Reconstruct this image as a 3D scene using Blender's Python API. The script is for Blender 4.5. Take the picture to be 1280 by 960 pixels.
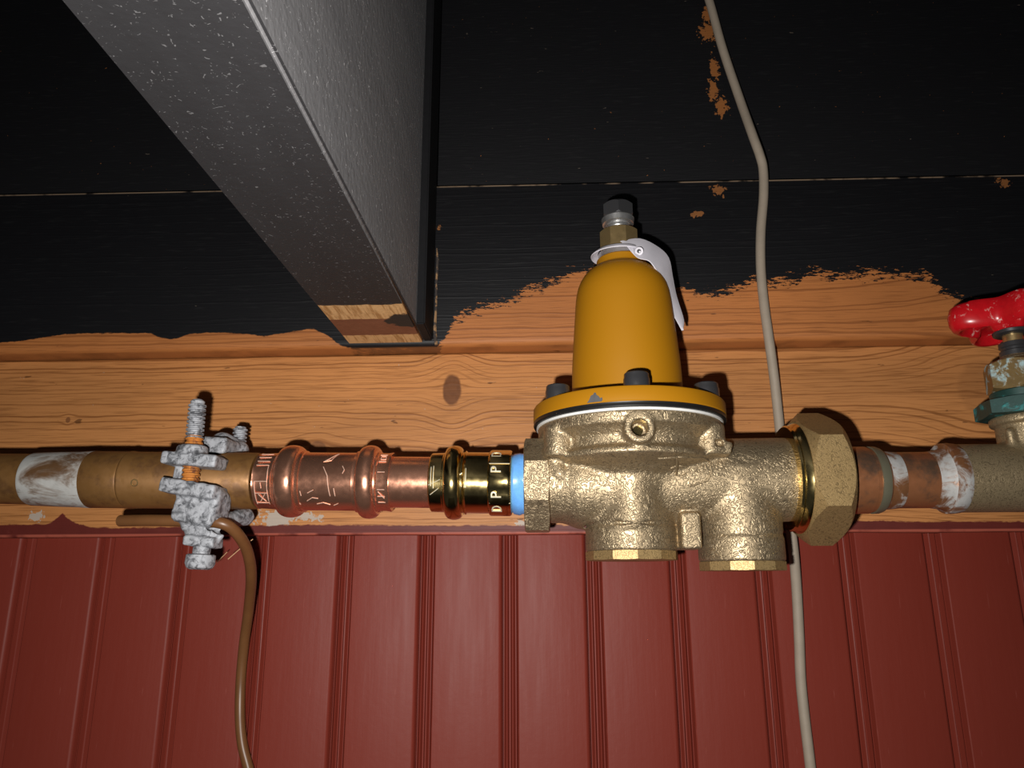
import bpy, bmesh, math, random
import numpy as np
from mathutils import Vector, Matrix
random.seed(4)
for o in list(bpy.data.objects): bpy.data.objects.remove(o)
SC = bpy.context.scene; COL = SC.collection

# ------------------------------------------------------------------ camera, world, flash, exposure
F_PX = 940.33
EYE = Vector((0.0, -0.46, 1.75))
_ax, _ay, _az = -.2584, .0466, -.003
RM = (Matrix.Rotation(_az, 3, 'Z') @ Matrix.Rotation(_ax, 3, 'X') @ Matrix.Rotation(_ay, 3, 'Y'))
def row(i): return Vector((RM[i][0], RM[i][2], -RM[i][1]))
RIGHT, DOWN, FWD = row(0), row(1), row(2)
cd = bpy.data.cameras.new('camera'); cam = bpy.data.objects.new('camera', cd); COL.objects.link(cam)
cd.sensor_width = 36; cd.lens = 36 * F_PX / 1280; cd.clip_start = .005
rot = Matrix((RIGHT, -DOWN, -FWD)).transposed()
cam.matrix_world = Matrix.Translation(EYE) @ rot.to_4x4()
SC.camera = cam

w = bpy.data.worlds.new('World'); SC.world = w; w.use_nodes = True
w.node_tree.nodes['Background'].inputs[0].default_value = (.9, .95, 1, 1)
w.node_tree.nodes['Background'].inputs[1].default_value = .02
SC.view_settings.view_transform = 'Standard'; SC.view_settings.look = 'None'
SC.view_settings.exposure = 0; SC.view_settings.gamma = 1; SC.view_settings.use_curve_mapping = False

fl = bpy.data.lights.new('phone_flash', 'AREA'); fl.shape = 'DISK'; fl.size = .009; fl.energy = 2.35
fl.color = (1, .965, .92)
flo = bpy.data.objects.new('phone_flash', fl); COL.objects.link(flo)
flo.matrix_world = Matrix.Translation(EYE - RIGHT * .023 + DOWN * .023 + FWD * .004) @ rot.to_4x4()

def at(x, y, Y):                       # the point of the plane y = Y seen at a photo pixel
    d = RIGHT * ((x - 640) / F_PX) + DOWN * ((y - 480) / F_PX) + FWD
    return EYE + d * ((Y - EYE.y) / d.y)
def at_z(x, y, Z):
    d = RIGHT * ((x - 640) / F_PX) + DOWN * ((y - 480) / F_PX) + FWD
    return EYE + d * ((Z + 1.75 - EYE.z) / d.z)

# ------------------------------------------------------------------ node helper
class NT:
    def __init__(s, name):
        s.m = bpy.data.materials.new(name); s.m.use_nodes = True
        s.t = s.m.node_tree; s.b = s.t.nodes['Principled BSDF']; s._c = None
    def n(s, typ, ins=None, **kw):
        nd = s.t.nodes.new(typ)
        for k, v in kw.items(): setattr(nd, k, v)
        for k, v in (ins or {}).items(): s.put(nd.inputs[k], v)
        return nd
    def put(s, sock, v):
        if isinstance(v, bpy.types.NodeSocket): s.t.links.new(v, sock)
        elif isinstance(v, bpy.types.Node): s.t.links.new(v.outputs[0], sock)
        else:
            if isinstance(v, tuple) and len(v) == 3 and sock.type == 'RGBA': v = v + (1,)
            sock.default_value = v
    def co(s):
        if s._c is None: s._c = s.n('ShaderNodeTexCoord').outputs['Object']
        return s._c
    def xyz(s):
        return s.n('ShaderNodeSeparateXYZ', {0: s.co()}).outputs
    def math(s, op, a, b=0.0, c=0.0, clamp=False):
        return s.n('ShaderNodeMath', {0: a, 1: b, 2: c}, operation=op, use_clamp=clamp).outputs[0]
    def scaled(s, sx, sy, sz, rot=(0, 0, 0)):
        return s.n('ShaderNodeMapping', {0: s.co(), 'Scale': (sx, sy, sz), 'Rotation': rot}).outputs[0]
    def noise(s, vec=None, scale=1.0, detail=3.0, rough=.5, dist=0.0):
        return s.n('ShaderNodeTexNoise', {'Vector': vec or s.co(), 'Scale': scale, 'Detail': detail, 'Roughness': rough, 'Distortion': dist}).outputs[0]
    def step(s, v, a, b):              # smooth 0..1 from a to b
        return s.n('ShaderNodeMapRange', {0: v, 1: a, 2: b, 3: 0.0, 4: 1.0}, interpolation_type='SMOOTHSTEP').outputs[0]
    def rng(s, v, a, b, c, d):
        return s.n('ShaderNodeMapRange', {0: v, 1: a, 2: b, 3: c, 4: d}).outputs[0]
    def mix(s, f, a, b):
        nd = s.n('ShaderNodeMix', data_type='RGBA'); s.put(nd.inputs[0], f); s.put(nd.inputs[6], a); s.put(nd.inputs[7], b)
        return nd.outputs[2]
    def ramp(s, v, stops):
        nd = s.n('ShaderNodeValToRGB', {0: v}); e = nd.color_ramp.elements
        while len(e) < len(stops): e.new(.5)
        for k, (p, c) in enumerate(stops): e[k].position = p; e[k].color = c + (1,)
        return nd.outputs[0]
    def curve(s, v, pts):              # v, pts both in 0..1
        nd = s.n('ShaderNodeFloatCurve', {1: v}); cv = nd.mapping.curves[0]
        cv.points[0].location = pts[0]; cv.points[1].location = pts[-1]
        for p in pts[1:-1]: cv.points.new(*p)
        for p in cv.points: p.handle_type = 'VECTOR'
        nd.mapping.update(); return nd.outputs[0]
    def bump(s, h, strength, dist, prev=None):
        ins = {'Strength': strength, 'Distance': dist, 'Height': h}
        if prev: ins['Normal'] = prev
        return s.n('ShaderNodeBump', ins).outputs[0]
    def out(s, color=None, rough=None, metal=None, normal=None, spec=None, coat=None):
        for k, v in (('Base Color', color), ('Roughness', rough), ('Metallic', metal), ('Normal', normal), ('Specular IOR Level', spec), ('Coat Weight', coat)):
            if v is not None: s.put(s.b.inputs[k], v)
        return s.m

def pine(N, knots, base, dark, ox=0.0, line=1.0):
    """horizontal pine grain that bends round knots [(x, z, rx, rz)]; returns colour, height"""
    X, Y, Z = N.xyz()
    v = Z; km = None
    for (kx, kz, rx, rz, ks) in knots:
        dx = N.math('DIVIDE', N.math('SUBTRACT', X, kx), rx); dz = N.math('SUBTRACT', Z, kz); dzr = N.math('DIVIDE', dz, rz)
        d2 = N.math('ADD', N.math('MULTIPLY', dx, dx), N.math('MULTIPLY', dzr, dzr))
        wide = N.math('EXPONENT', N.math('MULTIPLY', d2, -.16))
        v = N.math('SUBTRACT', v, N.math('MULTIPLY', N.math('MULTIPLY', dz, wide), .72))
        k = N.step(N.math('ADD', d2, N.math('MULTIPLY', N.noise(scale=160.0), .5)), 1.35, .9)
        k = N.math('MULTIPLY', k, ks)
        km = k if km is None else N.math('MAXIMUM', km, k)
    wob = N.noise(N.scaled(7, 7, 20), 1.0, 2.0)
    v = N.math('ADD', v, N.math('MULTIPLY', N.math('SUBTRACT', wob, .5), .006))
    fine = N.noise(N.scaled(40, 40, 160), 1.0, 2.0)
    v2 = N.math('ADD', v, N.math('MULTIPLY', N.math('SUBTRACT', fine, .5), .0022))
    r1 = N.n('ShaderNodeTexNoise', {'W': N.math('MULTIPLY', N.math('ADD', v2, ox), 520.0 * line), 'Scale': 1.0, 'Detail': 2.0}, noise_dimensions='1D').outputs[0]
    late = N.step(r1, .50, .74)                                    # thin dark late wood
    fib = N.noise(N.scaled(45, 45, 1300), 1.0, 3.0)
    broad = N.noise(N.scaled(6, 6, 22), 1.0, 3.0)
    c = N.mix(N.step(broad, .3, .75), base, tuple(b * .74 for b in base))
    c = N.mix(N.math('MULTIPLY', late, .75), c, dark)
    c = N.mix(N.math('MULTIPLY', N.step(fib, .48, .72), .5), c, tuple(d * .8 for d in dark))
    pits = N.step(N.noise(N.scaled(90, 90, 320), 1.0, 2.0), .72, .78)
    c = N.mix(N.math('MULTIPLY', pits, .7), c, tuple(d * .35 for d in dark))
    if km is not None:
        kc = N.mix(N.noise(scale=260.0), (.10, .035, .012), (.20, .075, .025))
        c = N.mix(km, c, kc)
    h = N.math('SUBTRACT', N.math('ADD', N.math('MULTIPLY', late, .5), N.math('MULTIPLY', fib, .5)), N.math('MULTIPLY', pits, .6))
    return c, h

def edge_mask(N, pts, amp, lo=-.40, hi=.40, zlo=0.0, zhi=.2, soft=.0012, stretch=(45, 45, 420)):
    """1 above a ragged painted edge through pts [(X, Z)]"""
    X, Y, Z = N.xyz()
    q = sorted(((p[0] - lo) / (hi - lo), (p[1] - zlo) / (zhi - zlo)) for p in pts)
    q = [(0.0, q[0][1])] + [a for a in q if 0 < a[0] < 1] + [(1.0, q[-1][1])]
    zc = N.math('ADD', N.math('MULTIPLY', N.curve(N.rng(X, lo, hi, 0.0, 1.0), q), zhi - zlo), zlo)
    nz = N.math('SUBTRACT', N.noise(N.scaled(*stretch), 1.0, 5.0, .72), .5)
    d = N.math('ADD', N.math('SUBTRACT', Z, zc), N.math('MULTIPLY', nz, amp))
    return N.step(d, -soft, soft)

def blob_mask(N, blobs, thr=.5, nscale=420.0):
    X, Y, Z = N.xyz(); tot = None
    for (bx, bz, rx, rz) in blobs:
        dx = N.math('DIVIDE', N.math('SUBTRACT', X, bx), rx); dz = N.math('DIVIDE', N.math('SUBTRACT', Z, bz), rz)
        g = N.math('EXPONENT', N.math('MULTIPLY', N.math('ADD', N.math('MULTIPLY', dx, dx), N.math('MULTIPLY', dz, dz)), -1.0))
        tot = g if tot is None else N.math('MAXIMUM', tot, g)
    n = N.noise(scale=nscale, detail=4.0, rough=.65)
    return N.step(N.math('ADD', tot, N.math('MULTIPLY', N.math('SUBTRACT', n, .5), 2.4)), thr, thr + .08)

def loc(x, y, Y):                      # (X, Z) of a photo pixel on a plane, in the boards' own coordinates
    p = at(x, y, Y); return (p.x, p.z - 1.75)

YB, YT, YU = -.023, -.008, -.012      # header board, sill beam, upper board faces; the red panelling is at y = 0
PINE, PINED = (.53, .225, .072), (.19, .062, .013)

def black_paint(N, ridge=1.0):
    n1 = N.noise(N.scaled(70, 70, 800), 1.0, 3.0); n2 = N.noise(scale=14.0)
    c = N.mix(N.step(n1, .55, .8), (.0040, .0040, .0052), (.011, .011, .012))
    c = N.mix(N.math('MULTIPLY', n2, .5), c, (.006, .006, .007))
    fleck = N.step(N.noise(N.scaled(130, 130, 420), 1.0, 2.0, .6), .75, .80)
    return N.mix(N.math('MULTIPLY', fleck, .6), c, (.16, .13, .10)), n1

def m_sill():
    N = NT('bare_pine')
    k = [loc(565, 487, YT) + (.0062, .0105, 1.0), loc(397, 562, YT) + (.006, .0055, .8), loc(85, 525, YT) + (.0016, .002, .8), loc(1232, 488, YT) + (.017, .020, .22)]
    c, h = pine(N, k, PINE, PINED)
    e = [(0, 656), (35, 656), (62, 655), (72, 647), (78, 641), (84, 648), (98, 655), (110, 659), (150, 660), (300, 657), (400, 656), (500, 657), (640, 657), (1060, 651), (1150, 652), (1280, 652)]
    red = N.math('SUBTRACT', 1.0, edge_mask(N, [loc(x, y, YT) for x, y in e], .0035, zlo=0.0, zhi=.1, soft=.0005, stretch=(140, 140, 300)))
    grey = blob_mask(N, [loc(44, 646, YT) + (.006, .004), loc(345, 648, YT) + (.014, .006), loc(385, 646, YT) + (.010, .003), loc(655, 655, YT) + (.004, .003)], .55, 300.0)
    c = N.mix(N.math('MULTIPLY', grey, .85), c, (.42, .38, .33))
    rp = N.mix(N.noise(scale=90.0), (.085, .011, .008), (.13, .02, .014))
    worn = N.math('MULTIPLY', N.step(N.xyz()[2], .0296, .0288), N.step(N.noise(N.scaled(60, 60, 60), 1.0, 3.0), .32, .5))
    c = N.mix(red, c, N.mix(N.math('MULTIPLY', worn, .8), rp, (.40, .095, .06)))
    return N.out(c, .55, normal=N.bump(h, .35, .0005), spec=.35)

def m_header():
    N = NT('half_painted_pine')
    c, h = pine(N, [loc(1300, 400, YB) + (.03, .02, 0.0)], (.46, .165, .045), (.20, .062, .014), .3)
    e = [(0, 428), (20, 427), (80, 418), (100, 417), (188, 416), (194, 420), (215, 425), (240, 417), (270, 416), (308, 417), (330, 421), (350, 417), (390, 411), (408, 418), (424, 431), (436, 434), (545, 434), (556, 424), (566, 402), (580, 392), (620, 380), (660, 364), (690, 353), (722, 340),
         (760, 338), (845, 362), (870, 366), (900, 370), (920, 360), (945, 350), (965, 354), (1000, 350), (1020, 341), (1050, 346), (1100, 342), (1160, 347), (1176, 362), (1200, 376), (1230, 379), (1280, 386)]
    pts = [loc(x, y, YB) for x, y in e]
    X, Y, Z = N.xyz()
    amp = N.math('MULTIPLY', N.step(X, -.075, -.045), .036)
    amp = N.math('ADD', amp, .0028)
    mk = edge_mask(N, pts, amp, zlo=.1, zhi=.3, soft=.0004, stretch=(150, 150, 560))
    under = N.step(Z, .1395, .1412)
    bp, n1 = black_paint(N)
    chips = blob_mask(N, [loc(898, 238, YB) + (.007, .006), loc(872, 268, YB) + (.006, .003), loc(1252, 228, YB) + (.006, .005), loc(548, 285, YB) + (.002, .004)], .72, 330.0)
    bp = N.mix(N.math('MULTIPLY', chips, .8), bp, (.28, .11, .035))
    lit_arris = N.math('MULTIPLY', N.step(N.math('SUBTRACT', Z, N.math('MULTIPLY', X, -.0082)), .2474, .2484), N.step(N.noise(N.scaled(70, 70, 70), 1.0, 3.0), .36, .52))  # top edge catching light, painted in as a broken pale line
    bp = N.mix(N.math('MULTIPLY', lit_arris, .8), bp, (.38, .27, .18))
    col = N.mix(N.math('MULTIPLY', mk, under), c, bp)
    return N.out(col, N.rng(mk, 0, 1, .6, .5), normal=N.bump(N.math('ADD', h, N.math('MULTIPLY', n1, .6)), .3, .0004), spec=.35)

def m_upper():
    N = NT('black_paint'); bp, n1 = black_paint(N)
    ch = blob_mask(N, [loc(884, 18, YU) + (.0035, .008), loc(885, 40, YU) + (.007, .008), loc(893, 85, YU) + (.0035, .009), loc(891, 112, YU) + (.004, .009), loc(902, 133, YU) + (.0045, .008)], .48, 330.0)
    return N.out(N.mix(ch, bp, (.27, .10, .028)), .6, normal=N.bump(n1, .35, .0004), spec=.3)

JX0, JX1, JZ = -.1218, -.0736, .1425
def m_joist():
    N = NT('dusty_side_lit_black'); X, Y, Z = N.xyz()
    speck = N.step(N.noise(scale=620.0, detail=2.0, rough=.6, dist=.8), .66, .74)
    speck2 = N.step(N.noise(scale=300.0, detail=1.0, dist=2.2), .70, .74)
    n = N.noise(N.scaled(60, 12, 60), 1.0, 3.0)
    lit_side = N.step(N.n('ShaderNodeSeparateXYZ', {0: N.n('ShaderNodeNewGeometry').outputs['True Normal']}).outputs[0], .3, .6)
    c = N.mix(lit_side, N.mix(n, (.016, .016, .017), (.026, .026, .028)), N.mix(n, (.18, .18, .19), (.27, .27, .28)))  # flash brightness put into the colour: right face far paler than the underside
    c = N.mix(N.math('MULTIPLY', N.math('MAXIMUM', speck, speck2), .6), c, N.mix(lit_side, (.16, .16, .165), (.75, .75, .77)))
    ya, yb, yc = at_z(450, 381, JZ).y, at_z(450, 399, JZ).y, at_z(450, 419, JZ).y
    wn = N.math('MULTIPLY', N.math('SUBTRACT', N.noise(scale=70.0, detail=4.0), .5), .008)
    yy = N.math('ADD', Y, wn)
    low = N.step(Z, JZ + .0014, JZ + .0008)
    fibre = N.noise(N.scaled(700, 60, 60, (0, 0, .35)), 1.0, 2.0)
    raw = N.mix(N.step(fibre, .4, .7), (.60, .37, .17), (.36, .19, .07))
    brown = N.mix(N.noise(scale=150.0), (.14, .05, .026), (.22, .09, .05))
    end = N.mix(N.math('MULTIPLY', N.step(yy, yb - .0004, yb + .0004), N.step(yy, yc + .0004, yc - .0004)), raw, brown)
    d2 = N.math('ADD', N.math('POWER', N.math('DIVIDE', N.math('SUBTRACT', X, -.075), .016), 2.0), N.math('POWER', N.math('DIVIDE', N.math('SUBTRACT', Y, yb + .004), .012), 2.0))
    blk = N.step(N.math('ADD', d2, N.math('MULTIPLY', N.noise(scale=200.0, detail=4.0), 1.6)), 1.75, 1.45)
    end = N.mix(blk, end, (.02, .02, .02))
    c = N.mix(N.math('MULTIPLY', low, N.step(yy, ya - .0005, ya + .0005)), c, end)
    arr = N.math('MULTIPLY', N.math('MULTIPLY', N.step(X, JX0 + .0012, JX0 + .0006), low), .7)
    c = N.mix(arr, c, (.34, .33, .32))
    return N.out(c, N.rng(lit_side, 0, 1, .6, .9), normal=N.bump(N.math('ADD', N.noise(scale=260.0), N.math('MULTIPLY', speck2, .6)), .5, .0005), spec=.2)

def m_red():
    N = NT('red_brown_paint')
    n = N.noise(N.scaled(260, 260, 22), 1.0, 3.0); b = N.noise(scale=9.0)
    c = N.mix(b, (.160, .0225, .0135), (.195, .0300, .0185))
    c = N.mix(N.math('MULTIPLY', N.step(N.noise(N.scaled(420, 420, 40), 1.0, 2.0), .68, .76), .3), c, (.32, .10, .08))
    return N.out(c, N.rng(n, .3, .7, .47, .54), normal=N.bump(N.math('ADD', n, N.math('MULTIPLY', N.noise(scale=240.0), .6)), .3, .0004), spec=.21)

def cast_brass(name, base, metal=.82, rough=.36, s=1.0, bs=.5):
    N = NT(name)
    a = N.noise(scale=300.0 * s, detail=0.5, dist=2.2)
    ridge = N.math('ABSOLUTE', N.math('SUBTRACT', a, .5))
    pit = N.noise(scale=900.0 * s, detail=2.0)
    h = N.math('ADD', N.math('MULTIPLY', N.step(ridge, 0, .10), .8), N.math('MULTIPLY', pit, .12))
    c = N.mix(N.step(ridge, .0, .06), tuple(b * .45 for b in base), base)
    c = N.mix(N.math('MULTIPLY', N.noise(scale=40.0), .5), c, tuple(b * .75 for b in base))
    return N.out(c, rough, metal, N.bump(h, bs, .0004), spec=.5)

def metal(name, base, rough=.2, mt=.95, scr=.12, dirt=None, dscale=80.0):
    N = NT(name)
    n = N.noise(scale=300.0, detail=3.0)
    c = N.mix(N.math('MULTIPLY', n, .5), base, tuple(b * .75 for b in base))
    if dirt: c = N.mix(N.step(N.noise(scale=dscale, detail=5.0, rough=.65), .45, .68), c, dirt)
    return N.out(c, N.rng(n, .3, .7, rough * .85, rough * 1.25), mt, N.bump(N.noise(scale=700.0, detail=4.0), scr, .0001))

def plain(name, base, rough=.5, spec=.4, var=.25, scale=200.0, bump=.15, coat=None):
    N = NT(name); n = N.noise(scale=scale, detail=4.0)
    c = N.mix(N.math('MULTIPLY', n, 1.0), tuple(b * (1 + var) for b in base), tuple(b * (1 - var) for b in base))
    return N.out(c, rough, 0.0, N.bump(n, bump, .0003), spec, coat)

def patch(name, base, over, scale, lo, hi, mt=.7, rough=.4, omt=0.0, orough=.7, stretch=(1, 1, 1), bump=.3):
    N = NT(name)
    k = N.step(N.noise(N.scaled(*[scale * q for q in stretch]), 1.0, 6.0, .65, .6), lo, hi)
    v = N.noise(scale=350.0, detail=3.0)
    c = N.mix(k, N.mix(v, base, tuple(b * .6 for b in base)), N.mix(v, over, tuple(b * .7 for b in over)))
    return N.out(c, N.rng(k, 0, 1, rough, orough), N.rng(k, 0, 1, mt, omt), N.bump(N.math('ADD', k, N.math('MULTIPLY', v, .4)), bump, .0004))

def m_yellow():
    N = NT('yellow_enamel'); sc = N.step(N.noise(N.scaled(300, 300, 200), 1.0, 4.0, .6, 1.0), .775, .79)
    c = N.mix(N.noise(scale=25.0), (.345, .150, .0035), (.385, .163, .004))
    return N.out(N.mix(sc, c, (.75, .66, .45)), .5, normal=N.bump(N.noise(scale=150.0), .03, .0003), spec=.28)

M = dict(
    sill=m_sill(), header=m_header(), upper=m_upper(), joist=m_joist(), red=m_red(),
    raw=patch('raw_split_wood', (.36, .21, .10), (.05, .04, .035), 260.0, .46, .56, .0, .7, .0, .7),
    black=plain('plain_black_paint', (.008, .008, .009), .65, .15),
    concrete=plain('concrete', (.25, .24, .22), .85),
    brass=cast_brass('cast_brass', (.43, .335, .21), .84, .49, 1.05, .5),
    oldbrass=cast_brass('weathered_cast_brass', (.36, .275, .16), .6, .45, 1.3, .3),
    mbrass=metal('machined_brass', (.62, .44, .20), .30, .85),
    nutbrass=cast_brass('nut_brass', (.42, .285, .125), .65, .50, 1.2, .18),
    polished=metal('polished_brass', (.80, .62, .27), .15, 1.0, .12),
    copper=metal('bright_copper', (.88, .43, .28), .235, .93, .2),
    etched=metal('etched_copper', (.95, .66, .52), .5, .6, .1),
    etchb=metal('etched_brass', (.92, .86, .66), .5, .6, .1),
    oldcopper=metal('tarnished_copper', (.24, .118, .036), .46, .45, .2, (.14, .066, .024)),
    browncopper=metal('brown_copper', (.40, .16, .07), .36, .6, .2, (.15, .09, .06), 60.0),
    solder=patch('smeared_solder', (.25, .13, .06), (.50, .50, .48), 42.0, .33, .52, .5, .4, .1, .65, (.8, 1.4, 1.4)),
    flux=patch('solder_and_copper', (.32, .14, .06), (.47, .47, .46), 80.0, .42, .58, .5, .4, .1, .65),
    galv=patch('galvanised_zinc', (.13, .135, .15), (.44, .455, .49), 300.0, .34, .58, .4, .45, .2, .65),
    rust=patch('orange_rust', (.16, .05, .02), (.56, .20, .03), 330.0, .35, .55, .2, .7, .0, .8),
    steel=metal('bright_steel', (.62, .62, .62), .32, .9, .02),
    dark=metal('dark_steel', (.075, .075, .08), .30, .6),
    yellow=m_yellow(),
    chip=metal('chipped_grey_metal', (.12, .12, .125), .5, .5),
    gasket=plain('black_rubber', (.010, .010, .010), .4, .4),
    white=plain('white_fibre', (.72, .72, .70), .6, .3, .1),
    vinyl=plain('white_vinyl', (.62, .60, .66), .5, .4, .12, 150.0),
    blue=plain('blue_tape', (.13, .36, .78), .35, .5, .2, 300.0, .4),
    teal=patch('verdigris', (.014, .060, .052), (.03, .25, .25), 110.0, .52, .64, .2, .5, .0, .7),
    tealbrass=patch('verdigris_on_brass', (.30, .20, .08), (.38, .55, .58), 110.0, .50, .62, .6, .4, .0, .7),
    handle=patch('worn_red_enamel', (.58, .008, .014), (.75, .42, .38), 190.0, .58, .70, .0, .28, .0, .5, bump=.15),
    cable=plain('dusty_beige_sheath', (.30, .25, .195), .6, .3, .15, 120.0),
    wire=plain('brown_wire_sheath', (.145, .062, .022), .38, .5, .2, 120.0),
    fibre=plain('pale_fibre', (.55, .33, .18), .6))

# ------------------------------------------------------------------ mesh helpers (metres, world coordinates)
def link(name, me, mat, parent=None, origin=None, smooth=35):
    for p in me.polygons: p.use_smooth = smooth is not None
    if smooth is not None: me.set_sharp_from_angle(angle=math.radians(smooth))
    me.materials.append(mat)
    o = bpy.data.objects.new(name, me); COL.objects.link(o)
    if parent:
        org = parent.location + (parent.parent.location if parent.parent else Vector((0, 0, 0)))
        o.parent = parent; me.transform(Matrix.Translation(-org))
    elif origin is not None:
        me.transform(Matrix.Translation(-Vector(origin))); o.location = origin
    return o
def obj(name, bm, mat, parent=None, origin=None, smooth=35):
    me = bpy.data.meshes.new(name); bmesh.ops.recalc_face_normals(bm, faces=bm.faces); bm.to_mesh(me); bm.free()
    return link(name, me, mat, parent, origin, smooth)
def thing(name, loc_, label, cat, group=None):
    o = bpy.data.objects.new(name, None); COL.objects.link(o); o.location = loc_; o.empty_display_size = .01
    tag(o, label, cat, group); o.matrix_world = Matrix.Translation(loc_); return o
def tag(o, label, cat, group=None):
    o['label'] = label; o['category'] = cat
    if group: o['group'] = group
def struct(o): o['kind'] = 'structure'; return o

def frame(p, d, up=None):              # matrix whose Z runs along d
    d = Vector(d).normalized(); u = Vector(up) if up else (Vector((0, 1, 0)) if abs(d.y) < .9 else Vector((0, 0, 1)))
    x = u.cross(d).normalized(); y = d.cross(x)
    return Matrix.Translation(p) @ Matrix((x, y, d)).transposed().to_4x4()
def lathe(bm, prof, mtx, n=48, rfun=None, cap=True, a0=0.0):
    rings = []
    for s, r in prof:
        ring = []
        for k in range(n):
            a = a0 + 2 * math.pi * k / n; q = r * (rfun(a, s) if rfun else 1)
            ring.append(bm.verts.new(mtx @ Vector((q * math.cos(a), q * math.sin(a), s))))
        rings.append(ring)
    for A, B in zip(rings, rings[1:]):
        for k in range(n): bm.faces.new((A[k], A[(k + 1) % n], B[(k + 1) % n], B[k]))
    if cap: bm.faces.new(rings[0][::-1]); bm.faces.new(rings[-1])
    return bm
def turned(name, prof, mtx, mat, parent=None, n=48, **k):
    return obj(name, lathe(bmesh.new(), prof, mtx, n, k.get('rfun'), k.get('cap', True), k.get('a0', 0.0)), mat, parent, k.get('origin'), k.get('smooth', 35))
def tube(bm, pts, r, n=12, closed=False):
    pts = [Vector(p) for p in pts]; rings = []; m = len(pts); up = None
    for i, p in enumerate(pts):
        a = pts[i - 1] if (i or closed) else p; b = pts[(i + 1) % m] if (i < m - 1 or closed) else p
        d = (b - a).normalized()
        if up is None: up = d.orthogonal()
        x = (up - d * up.dot(d)).normalized(); up = x; y = d.cross(x); rr = r[i] if isinstance(r, (list, tuple)) else r
        rings.append([bm.verts.new(p + (x * math.cos(2 * math.pi * k / n) + y * math.sin(2 * math.pi * k / n)) * rr) for k in range(n)])
    pairs = list(zip(rings, rings[1:])) + ([(rings[-1], rings[0])] if closed else [])
    for A, B in pairs:
        for k in range(n): bm.faces.new((A[k], A[(k + 1) % n], B[(k + 1) % n], B[k]))
    if not closed: bm.faces.new(rings[0][::-1]); bm.faces.new(rings[-1])
    return bm
def spline(pts, sub=8):
    P = [Vector(p) for p in pts]; P = [P[0] * 2 - P[1]] + P + [P[-1] * 2 - P[-2]]; out = []
    for i in range(1, len(P) - 2):
        for k in range(sub):
            t = k / sub; a, b, c, d = P[i - 1:i + 3]
            out.append(.5 * ((2 * b) + (c - a) * t + (2 * a - 5 * b + 4 * c - d) * t * t + (3 * b - a - 3 * c + d) * t ** 3))
    return out + [P[-2]]
def box(bm, x0, x1, y0, y1, z0, z1, bev=0.0, seg=2):
    g = bmesh.ops.create_cube(bm, size=1, matrix=Matrix.Translation(((x0 + x1) / 2, (y0 + y1) / 2, (z0 + z1) / 2)) @ Matrix.Diagonal((x1 - x0, y1 - y0, z1 - z0, 1)))
    if bev: bmesh.ops.bevel(bm, geom=list({e for v in g['verts'] for e in v.link_edges}), offset=bev, segments=seg, affect='EDGES')
    return bm
def prism_nut(n, rc, z0, z1, mtx, a0, cham=.1, hole=0.0):
    """nut with n flats and chamfered corners, along the z of mtx"""
    bm = bmesh.new(); N = n * 8; ci = rc * math.cos(math.pi / n)
    def rad(a):
        t = (a % (2 * math.pi / n)) - math.pi / n
        return ci / math.cos(t)
    def ring(z, lim, scale=1.0):
        return [bm.verts.new(mtx @ Vector((min(rad(2 * math.pi * k / N), lim) * scale * math.cos(a0 + 2 * math.pi * k / N), min(rad(2 * math.pi * k / N), lim) * scale * math.sin(a0 + 2 * math.pi * k / N), z))) for k in range(N)]
    h = z1 - z0; lim = ci + (rc - ci) * .15; c = h * cham
    def ringc(zend, sgn):              # the conical chamfer cuts lower at the corners
        vs = []
        for k in range(N):
            a = 2 * math.pi * k / N; r = rad(a); f = (r - ci) / (rc - ci)
            vs.append(bm.verts.new(mtx @ Vector((r * math.cos(a0 + a), r * math.sin(a0 + a), zend + sgn * c * max(0, f)))))
        return vs
    rs = [ring(z0, ci * .985), ringc(z0 + c * .15, 1), ringc(z1 - c * .15, -1), ring(z1, ci * .985)]
    for A, B in zip(rs, rs[1:]):
        for k in range(N): bm.faces.new((A[k], A[(k + 1) % N], B[(k + 1) % N], B[k]))
    bm.faces.new(rs[0][::-1]); bm.faces.new(rs[-1]); return bm

# ---- signed distance modelling for castings (millimetres about a local origin)
def smin(a, b, k):
    h = np.clip(.5 + .5 * (b - a) / k, 0, 1); return b * (1 - h) + a * h - k * h * (1 - h)
def smax(a, b, k): return -smin(-a, -b, k)
def d_cyl(P, c, ax, r, lo, hi, rnd=1.0):      # cylinder along axis index ax between lo and hi
    o = [i for i in range(3) if i != ax]
    q = np.hypot(P[o[0]] - c[o[0]], P[o[1]] - c[o[1]]) - r + rnd; t = np.abs(P[ax] - (lo + hi) / 2) - (hi - lo) / 2 + rnd
    return np.minimum(np.maximum(q, t), 0) + np.hypot(np.maximum(q, 0), np.maximum(t, 0)) - rnd
def d_box(P, c, h, rnd=1.0, rz=0.0):
    x, y, z = P[0] - c[0], P[1] - c[1], P[2] - c[2]
    if rz: x, z = x * math.cos(rz) + z * math.sin(rz), -x * math.sin(rz) + z * math.cos(rz)
    q = [np.abs(v) - a + rnd for v, a in zip((x, y, z), h)]
    return np.sqrt(sum(np.maximum(v, 0) ** 2 for v in q)) + np.minimum(np.maximum(np.maximum(q[0], q[1]), q[2]), 0) - rnd
def d_cap(P, a, b, ra, rb=None):
    rb = ra if rb is None else rb; a = np.array(a, float); b = np.array(b, float); ab = b - a
    t = np.clip(sum((P[i] - a[i]) * ab[i] for i in range(3)) / ab.dot(ab), 0, 1)
    return np.sqrt(sum((P[i] - a[i] - t * ab[i]) ** 2 for i in range(3))) - (ra + (rb - ra) * t)
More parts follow.
